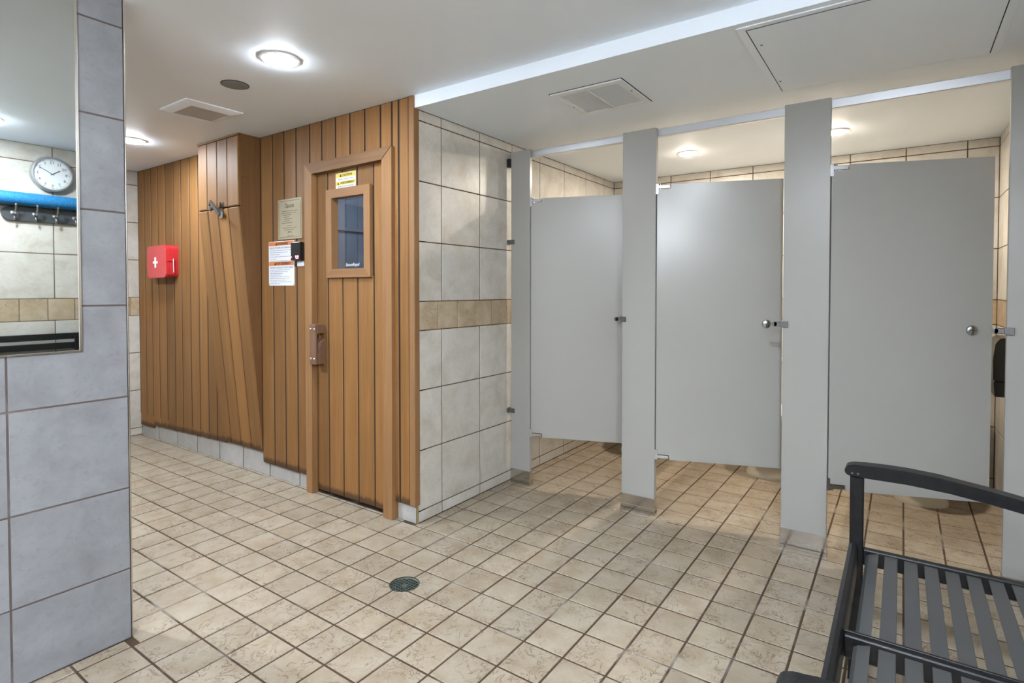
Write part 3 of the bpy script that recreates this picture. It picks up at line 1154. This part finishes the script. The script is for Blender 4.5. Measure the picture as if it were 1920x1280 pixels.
def toilet():
    t = empty('toilet')
    n = 36

    def egg(a, bf, bb, y, z):
        return [(a * math.cos(2 * math.pi * k / n), y + (bb if math.sin(2 * math.pi * k / n) > 0 else bf) * math.sin(2 * math.pi * k / n), z) for k in range(n)]
    b = bmesh.new()
    loft(b, [egg(.138, .13, .33, -.52, 0), egg(.138, .13, .33, -.52, .02), egg(.118, .11, .31, -.51, .06), egg(.105, .10, .28, -.49, .15),
             egg(.125, .14, .27, -.48, .24), egg(.168, .215, .25, -.47, .33), egg(.182, .235, .25, -.46, .385), egg(.18, .233, .25, -.46, .40)])
    finish(b, 'bowl', M['ceramic'], t, True, 50)
    b = bmesh.new()
    loft(b, [egg(.183, .238, .225, -.45, .402), egg(.186, .242, .225, -.45, .412), egg(.183, .238, .225, -.45, .424)])
    finish(b, 'seat', M['white'], t, True, 40)
    b = bmesh.new()
    loft(b, [egg(.182, .236, .225, -.45, .426), egg(.18, .234, .225, -.45, .440), egg(.165, .22, .21, -.45, .446)])
    finish(b, 'lid', M['white'], t, True, 40)
    b = bmesh.new()
    bx(b, -.20, .20, -.205, -.012, .40, .74, .018, 3)
    tk = finish(b, 'tank', M['ceramic'], t, True, 40)
    b = bmesh.new()
    bx(b, -.208, .208, -.213, -.008, .742, .775, .008, 2)
    finish(b, 'tank_lid', M['ceramic'], tk, True, 40)
    b = bmesh.new()
    cyl(b, (-.14, -.222, .67), (-.14, -.205, .67), .012, n=14)
    bx(b, -.145, -.07, -.226, -.217, .663, .677, .002)
    finish(b, 'flush_lever', M['chrome'], tk)
    return t


def copy_tree(o, parent=None):
    c = o.copy()
    COL.objects.link(c)
    c.parent = parent
    for ch in list(o.children):
        copy_tree(ch, c)
    return c


base_t = toilet()
for k, (x, lab) in enumerate([(-.10, 'cream toilet hidden behind the stall door nearest the tiled wall'), (.845, 'cream toilet base showing under the middle stall door'), (1.70, 'cream toilet base showing under the right stall door')]):
    o = base_t if k == 0 else copy_tree(base_t)
    o.location = (x, YB, 0)
    tag(o, lab, 'toilet', GT)

# ---- dispenser in the right stall
dp = empty('paper_dispenser', (XW, 2.12, .69))
tag(dp, 'black wall dispenser glimpsed through the gap beside the right stall door', 'dispenser')
b = bmesh.new()
prism(b, [(0, .32), (-.055, .32), (-.078, .29), (-.088, .20), (-.085, .085), (0, .085)], 1, -.13, .15)
bmesh.ops.bevel(b, geom=list(b.edges), offset=.006, segments=2, affect='EDGES')
finish(b, 'cover', M['plastic'], dp, True, 35)
b = bmesh.new()
prism(b, [(0, .083), (-.083, .083), (-.078, .0), (0, .0)], 1, -.128, .148)
bmesh.ops.bevel(b, geom=list(b.edges), offset=.004, segments=1, affect='EDGES')
finish(b, 'tray', M['plastic'], dp)

# ================================================================== things on the sauna wall
YW = YF0
# first aid box
fa = empty('first_aid_box', (-3.338, YF0, 1.372))
tag(fa, 'red metal first aid box with white cross on the sauna planks', 'first aid box')


def rbox(b, x0, x1, y0, y1, z0, z1, r, seg=5):
    """box with the four upright-plane corners rounded (rounded in x-z, extruded in y)"""
    pts = []
    for cx, cz, a0 in ((x1 - r, z1 - r, 0), (x0 + r, z1 - r, 90), (x0 + r, z0 + r, 180), (x1 - r, z0 + r, 270)):
        for k in range(seg + 1):
            t = math.radians(a0 + 90 * k / seg)
            pts.append((cx + r * math.cos(t), cz + r * math.sin(t)))
    prism(b, pts, 1, y0, y1)


b = bmesh.new()
rbox(b, -.166, .166, -.066, 0, 0, .255, .03)
finish(b, 'case', M['red'], fa, True, 35)
b = bmesh.new()
rbox(b, -.167, .167, -.092, -.067, -.001, .256, .031)
es = [e for e in b.edges if all(abs(v.co.y + .092) < 1e-5 for v in e.verts)]
bmesh.ops.bevel(b, geom=es, offset=.006, segments=2, affect='EDGES')
ld = finish(b, 'lid', M['red'], fa, True, 35)
b = bmesh.new()
bx(b, -.060, .020, -.0932, -.092, .113, .131)
bx(b, -.033, -.007, -.0934, -.092, .080, .164)
finish(b, 'white_cross', M['white'], ld)
b = bmesh.new()
bx(b, .166, .172, -.085, -.03, .128, .142, .001)
bx(b, .166, .178, -.048, -.040, .120, .150, .001)
la = finish(b, 'latch', M['red'], fa)
b = bmesh.new()
cyl(b, (.180, -.044, .142), (.181, -.043, .04), .0028, n=8)
lathe(b, [(.001, -.004), (.004, 0), (.001, .004)], (.180, -.044, .145), 8)
finish(b, 'security_tie', M['white'], la)

# coat hook on the chase
ck = empty('coat_hook', (-2.255, CY, 1.815))
tag(ck, 'chrome swivel coat hook at the bend of the cedar duct casing', 'hook')
b = bmesh.new()
bx(b, .02, .062, -.006, 0, -.055, .055, .002)
finish(b, 'back_plate', M['chrome'], ck)
b = bmesh.new()
cyl(b, (.04, -.005, .0), (.04, -.030, .0), .010, n=14)
finish(b, 'stem', M['chrome'], ck)
b = bmesh.new()
mt = Matrix.Translation((.022, -.036, .006)) @ Matrix.Rotation(math.radians(40), 4, 'Y')
bx(b, -.085, .075, -.006, .006, -.012, .012, .002, mtx=mt)
bx(b, -.060, -.036, -.006, .006, -.050, -.012, .002, mtx=mt)
bx(b, -.085, -.073, -.006, .006, -.030, -.0, .002, mtx=mt)
finish(b, 'swivel_arm', M['dull'], ck)

# brass plate
bp = empty('brass_plate', (-1.66, YF0, 1.73))
tag(bp, 'engraved brass plate headed Sauna on the planks left of the door', 'sign')
b = bmesh.new()
rbox(b, -.128, .128, -.006, 0, -.130, .130, .008)
finish(b, 'plate', M['brass'], bp)
b = bmesh.new()
for (x0, x1, z0, z1) in ((-.110, .110, .1165, .1185), (-.110, .110, -.1185, -.1165), (-.1185, -.1165, -.110, .110), (.1165, .1185, -.110, .110)):
    bx(b, x0, x1, -.0068, -.006, z0, z1)
finish(b, 'engraved_border', M['ink_brass'], bp)
text('engraved_title', 'Sauna', .042, FY, (0, -.0064, .086), M['ink_brass'], bp)
b = bmesh.new()
for k, (l0, l1) in enumerate([(-.085, .085), (-.09, .075), (-.07, .02), (-.06, .0), (-.055, .025), (-.07, .0), (-.085, .03), (-.03, .025), (-.075, .075), (-.055, .05), (-.03, .04)]):
    z = .052 - k * .0128 - (.006 if k > 6 else 0) - (.028 if k == 10 else 0)
    x = l0
    while x < l1:
        wl = random.uniform(.008, .02)
        bx(b, x, min(x + wl, l1), -.0066, -.006, z - .0014, z + .0014)
        x += wl + .004
tag(finish(b, 'engraved_lines', M['ink_brass'], bp), kind='stuff')
b = bmesh.new()
tube(b, [(-.018, -.0062, -.094), (-.014, -.0062, -.079), (-.004, -.0062, -.085), (.004, -.0062, -.085), (.014, -.0062, -.079), (.018, -.0062, -.094)], .0016, 6)
finish(b, 'engraved_emblem', M['ink_brass'], bp)

# warning sign
ws = empty('warning_sign', (-1.762, YF0, 1.30))
tag(ws, 'white and orange bilingual warning sign below the brass plate', 'sign')
b = bmesh.new()
rbox(b, -.142, .142, -.0025, 0, 0, .292, .003, 2)
finish(b, 'board', M['paper'], ws)
for z0, z1 in ((.263, .288), (.132, .158)):
    box('orange_band', -.138, .138, -.003, -.0024, z0, z1, M['orange'], ws)
text('lettering', 'WARNING', .025, FY, (.018, -.0033, .2745), M['ink'], ws, bold=.0006)
text('lettering', 'AVERTISSEMENT', .0235, FY, (.022, -.0033, .144), M['ink'], ws, bold=.0006)
text('lettering', 'REDUCE THE RISK OF OVERHEATING', .0155, FY, (0, -.0028, .248), M['ink_grey'], ws, bold=.0003)
text('lettering', "RÉDUISEZ LE RISQUE D'HYPERTHERMIE", .0148, FY, (0, -.0028, .118), M['ink_grey'], ws, bold=.0003)
for cx, cz in ((-.052, .2745), (-.068, .144)):
    b = bmesh.new()
    prism(b, [(cx - .011, cz - .009), (cx + .011, cz - .009), (cx, cz + .011)], 1, -.0034, -.0028)
    finish(b, 'warning_triangle', M['ink'], ws)
b = bmesh.new()
for lines, ztop in (((.235, .20, .11, .23, .07, .24, .21), .232), ((.22, .20, .14, .13, .22, .215, .18, .24, .11), .103)):
    for k, ln in enumerate(lines):
        z = ztop - k * (.0138 if ztop > .2 else .0112)
        x = -.125
        while x < -.125 + ln:
            wl = random.uniform(.010, .026)
            bx(b, x, min(x + wl, -.125 + ln), -.0028, -.0024, z - .0017, z + .0017)
            x += wl + .0045
tag(finish(b, 'printed_lines', M['ink_grey'], ws), kind='stuff')
for sx_, sz_ in ((.134, .285), (.134, .008), (-.134, .008), (-.134, .285)):
    b = bmesh.new()
    cyl(b, (sx_, -.0042, sz_), (sx_, -.002, sz_), .003, n=10)
    finish(b, 'screw', M['dull'], ws)

# timer box
dv = empty('sauna_controller', (-1.566, YF0, 1.458))
tag(dv, 'black sauna controller with red display beside the warning sign', 'controller')
b = bmesh.new()
bx(b, -.048, .048, -.032, 0, 0, .117, .004, 2)
finish(b, 'case', M['plastic'], dv)
for x in (.004, .024):
    b = bmesh.new()
    bx(b, x, x + .012, -.0335, -.032, .018, .0305)
    finish(b, 'display_digit', M['led'], dv)
box('display_bar', .008, .034, -.0335, -.032, .011, .0145, M['led'], dv)
box('indicator_light', -.040, -.036, -.0335, -.032, .018, .026, M['led'], dv)
box('information_label', -.020, .050, -.003, -.0002, -.035, -.004, M['paper'], dv)
box('terminal_cover', -.046, -.021, -.006, -.0002, -.035, -.001, M['plastic'], dv)

# ================================================================== mirror, drain
mr = empty('wall_mirror', (XP, -1.95, 1.062))
tag(mr, 'large frameless mirror with thin metal edge on the grey wing wall', 'mirror')
b = bmesh.new()
bx(b, .0005, .006, -.65, .672, .004, 1.20)
finish(b, 'mirror_pane', M['mirror'], mr)
b = bmesh.new()
bx(b, .0003, .008, .672, .681, 0, 1.20, .001)
bx(b, .0003, .008, -.65, .681, -.002, .004, .001)
finish(b, 'edge_channel', M['trim'], mr)

dr = empty('floor_drain', (DR.x, DR.y, 0))
tag(dr, 'round perforated floor drain set in the beige tiles', 'drain')
b = bmesh.new()
lathe(b, [(.0652, -.049), (.0652, -.006), (.0640, -.0055), (.0608, -.0075), (.0608, -.049)], (0, 0, 0), 40)
finish(b, 'rim', M['drain'], dr, True, 40)
b = bmesh.new()
cyl(b, (0, 0, -.0495), (0, 0, -.030), .0612, n=40)
finish(b, 'sump', M['dark'], dr)
b = bmesh.new()
n = 8
for k in range(n + 1):
    p = -.060 + k * .12 / n
    c_ = math.sqrt(max(.0607 ** 2 - p * p, 0))
    if c_ > .004:
        bx(b, p - .0017, p + .0017, -c_, c_, -.0135, -.0085)
        bx(b, -c_, c_, p - .0017, p + .0017, -.0134, -.0086)
cyl(b, (0, 0, -.0138), (0, 0, -.0075), .012, n=20)
finish(b, 'grate', M['drain'], dr)

# ================================================================== bench
bn = empty('slatted_bench', (0, 0, 0))
tag(bn, 'black metal slatted bench with arms in the right foreground', 'bench')
YFAR, YMID, YNEAR = .125, -.432, -1.112
SX = [1.508 + .0501 * k for k in range(10)]


def arm(yc):
    top = [(1.446, .686), (1.452, .700), (1.470, .707), (1.499, .709), (1.556, .711), (1.611, .711), (1.691, .706), (1.741, .699), (1.814, .689), (1.881, .677), (1.95, .658), (2.01, .635)]
    bot = [(2.01, .600), (1.95, .622), (1.882, .640), (1.815, .651), (1.717, .664), (1.612, .670), (1.502, .669), (1.460, .669), (1.449, .675)]
    b = bmesh.new()
    prism(b, top + bot, 1, yc - .024, yc + .024)
    bmesh.ops.bevel(b, geom=[e for e in b.edges], offset=.003, segments=1, affect='EDGES')
    a = finish(b, 'armrest', M['black'], bn)
    b = bmesh.new()
    for x in (1.468, 1.484):
        cyl(b, (x, yc - .025, .680), (x, yc - .0235, .680), .0035, n=10)
    finish(b, 'arm_bolt', M['dull'], a)


for yc in (YFAR, YNEAR):
    arm(yc)
    box('front_leg', 1.462, 1.500, yc - .019, yc + .019, 0, .669, M['black'], bn, .003)
    b = bmesh.new()
    prism(b, [(2.045, 0), (2.080, 0), (2.035, .40), (2.082, .965), (2.052, .968), (2.000, .40)], 1, yc - .019, yc + .019)
    finish(b, 'rear_leg', M['black'], bn)
    s = 1 if yc == YFAR else -1
    box('seat_end_rail', 1.500, 2.03, yc - .014, yc + .014, .385, .436, M['black'], bn, .003)
box('seat_middle_rail', 1.488, 2.03, YMID - .016, YMID + .016, .385, .440, M['black'], bn, .003)
b = bmesh.new()
bx(b, 1.488, 2.03, YMID - .004, YMID + .004, .437, .446, .001)
finish(b, 'rail_rib', M['black'], bn)
b = bmesh.new()
prism(b, [(1.460, .372), (1.487, .372), (1.487, .438), (1.482, .452), (1.472, .456), (1.462, .450)], 1, YNEAR - .02, YFAR + .012)
finish(b, 'front_rail', M['black'], bn)
for k, x in enumerate(SX):
    for ya, yb in ((YMID + .016, YFAR - .014), (YNEAR + .014, YMID - .016)):
        b = bmesh.new()
        if k == 0:
            prism(b, [(x, .418), (x + .008, .424), (x + .034, .432), (x + .034, .427), (x + .009, .419), (x + .001, .413)], 1, ya, yb)
        else:
            z = .432 - max(0, 4 - abs(k - 4)) * .0012
            bx(b, x, x + .034, ya, yb, z - .005, z, .0012)
        finish(b, 'seat_slat', M['slat'], bn)
b = bmesh.new()
for k in range(8):
    z = .457 + k * .068
    xx = 2.013 + (z - .40) / .565 * .047
    b = bmesh.new()
    bx(b, -.004, .004, YNEAR + .019, YFAR - .019, -.023, .023, .002, mtx=Matrix.Translation((xx, 0, z)) @ Matrix.Rotation(math.radians(5), 4, 'Y'))
    finish(b, 'back_slat', M['black'], bn)
box('back_middle_post', 2.030, 2.045, YMID - .015, YMID + .015, .40, .94, M['black'], bn, .002)

# ================================================================== right wall, seen in the mirror
cl = empty('wall_clock', (XW, -.556, 2.105))
tag(cl, 'round grey rimmed wall clock above the blue foam tube, seen in the mirror', 'clock')
b = bmesh.new()
lathe(b, [(.124, -.001), (.126, -.030), (.120, -.040), (.112, -.042), (.109, -.036), (.109, -.030)], (0, 0, 0), 48, 'x')
finish(b, 'rim', M['clock_rim'], cl, True, 40)
b = bmesh.new()
cyl(b, (-.031, 0, 0), (-.0305, 0, 0), .110, n=48)
finish(b, 'face', M['clock_face'], cl)
for n_ in range(1, 13):
    t = math.radians(30 * n_)
    rr = .083
    text('numeral', str(n_), .029, FXN, (-.0316, -rr * math.sin(t), rr * math.cos(t)), M['ink'], cl)
b = bmesh.new()
for k in range(60):
    t = math.radians(6 * k)
    wdt, l0 = (.0011, .099) if k % 5 else (.0018, .097)
    m_ = Matrix.Rotation(-t, 4, 'X')
    bx(b, -.0318, -.0311, -wdt, wdt, l0, .104, mtx=m_)
finish(b, 'minute_marks', M['ink'], cl)


def hand(ang, l, wd, x, name):
    b = bmesh.new()
    bx(b, x - .0006, x, -wd, wd, -.012, l, mtx=Matrix.Rotation(math.radians(ang), 4, 'X'))
    finish(b, name, M['ink'], cl)


# seen from in front (+Y is on the left): positive angles run clockwise
hand(304, .055, .0026, -.0325, 'hour_hand')
hand(61, .085, .0018, -.0335, 'minute_hand')

rk = empty('hook_rack', (XW, -.47, 1.755))
tag(rk, 'charcoal coat rack board with chrome hooks, seen in the mirror', 'coat rack')
b = bmesh.new()
pts = []
for cy, a0 in ((.335, -90), (-.320, 90)):
    for k in range(11):
        t = math.radians(a0 + 18 * k)
        pts.append((cy + .048 * math.cos(t), .048 + .048 * math.sin(t)))
prism(b, pts, 0, -.018, 0)
finish(b, 'board', M['rack'], rk)
for k in range(6):
    y = -.305 + .1165 * k
    b = bmesh.new()
    tube(b, [(-.020, y, .050), (-.040, y, .044), (-.062, y, .050), (-.078, y, .072), (-.086, y, .100)], [.007, .006, .0055, .005, .0065], 10)
    lathe(b, [(.0005, -.009), (.007, -.005), (.009, 0), (.007, .005), (.0005, .009)], (-.086, y, .104), 12)
    lathe(b, [(.016, 0), (.016, -.004), (.010, -.007)], (-.0185, y, .048), 20, 'x')
    tube(b, [(-.022, y, .042), (-.040, y, .030), (-.048, y, .012), (-.040, y, .000)], [.006, .0055, .005, .006], 10)
    finish(b, 'hook', M['chrome'], rk, True, 50)
for y in (-.247, .22):
    b = bmesh.new()
    cyl(b, (-.021, y, .048), (-.018, y, .048), .006, n=12)
    finish(b, 'screw', M['ink'], rk)

nd = empty('foam_tube', (XW - .044, -.50, 1.904))
tag(nd, 'bright blue foam pool tube lying on the coat rack, seen in the mirror', 'foam tube')
b = bmesh.new()
prof = [(.012, -.70), (.040, -.70), (.046, -.694), (.046, .694), (.040, .70), (.012, .70)]
lathe(b, prof, (0, 0, 0), 32, 'y')
finish(b, 'tube', M['noodle'], nd, True, 40)
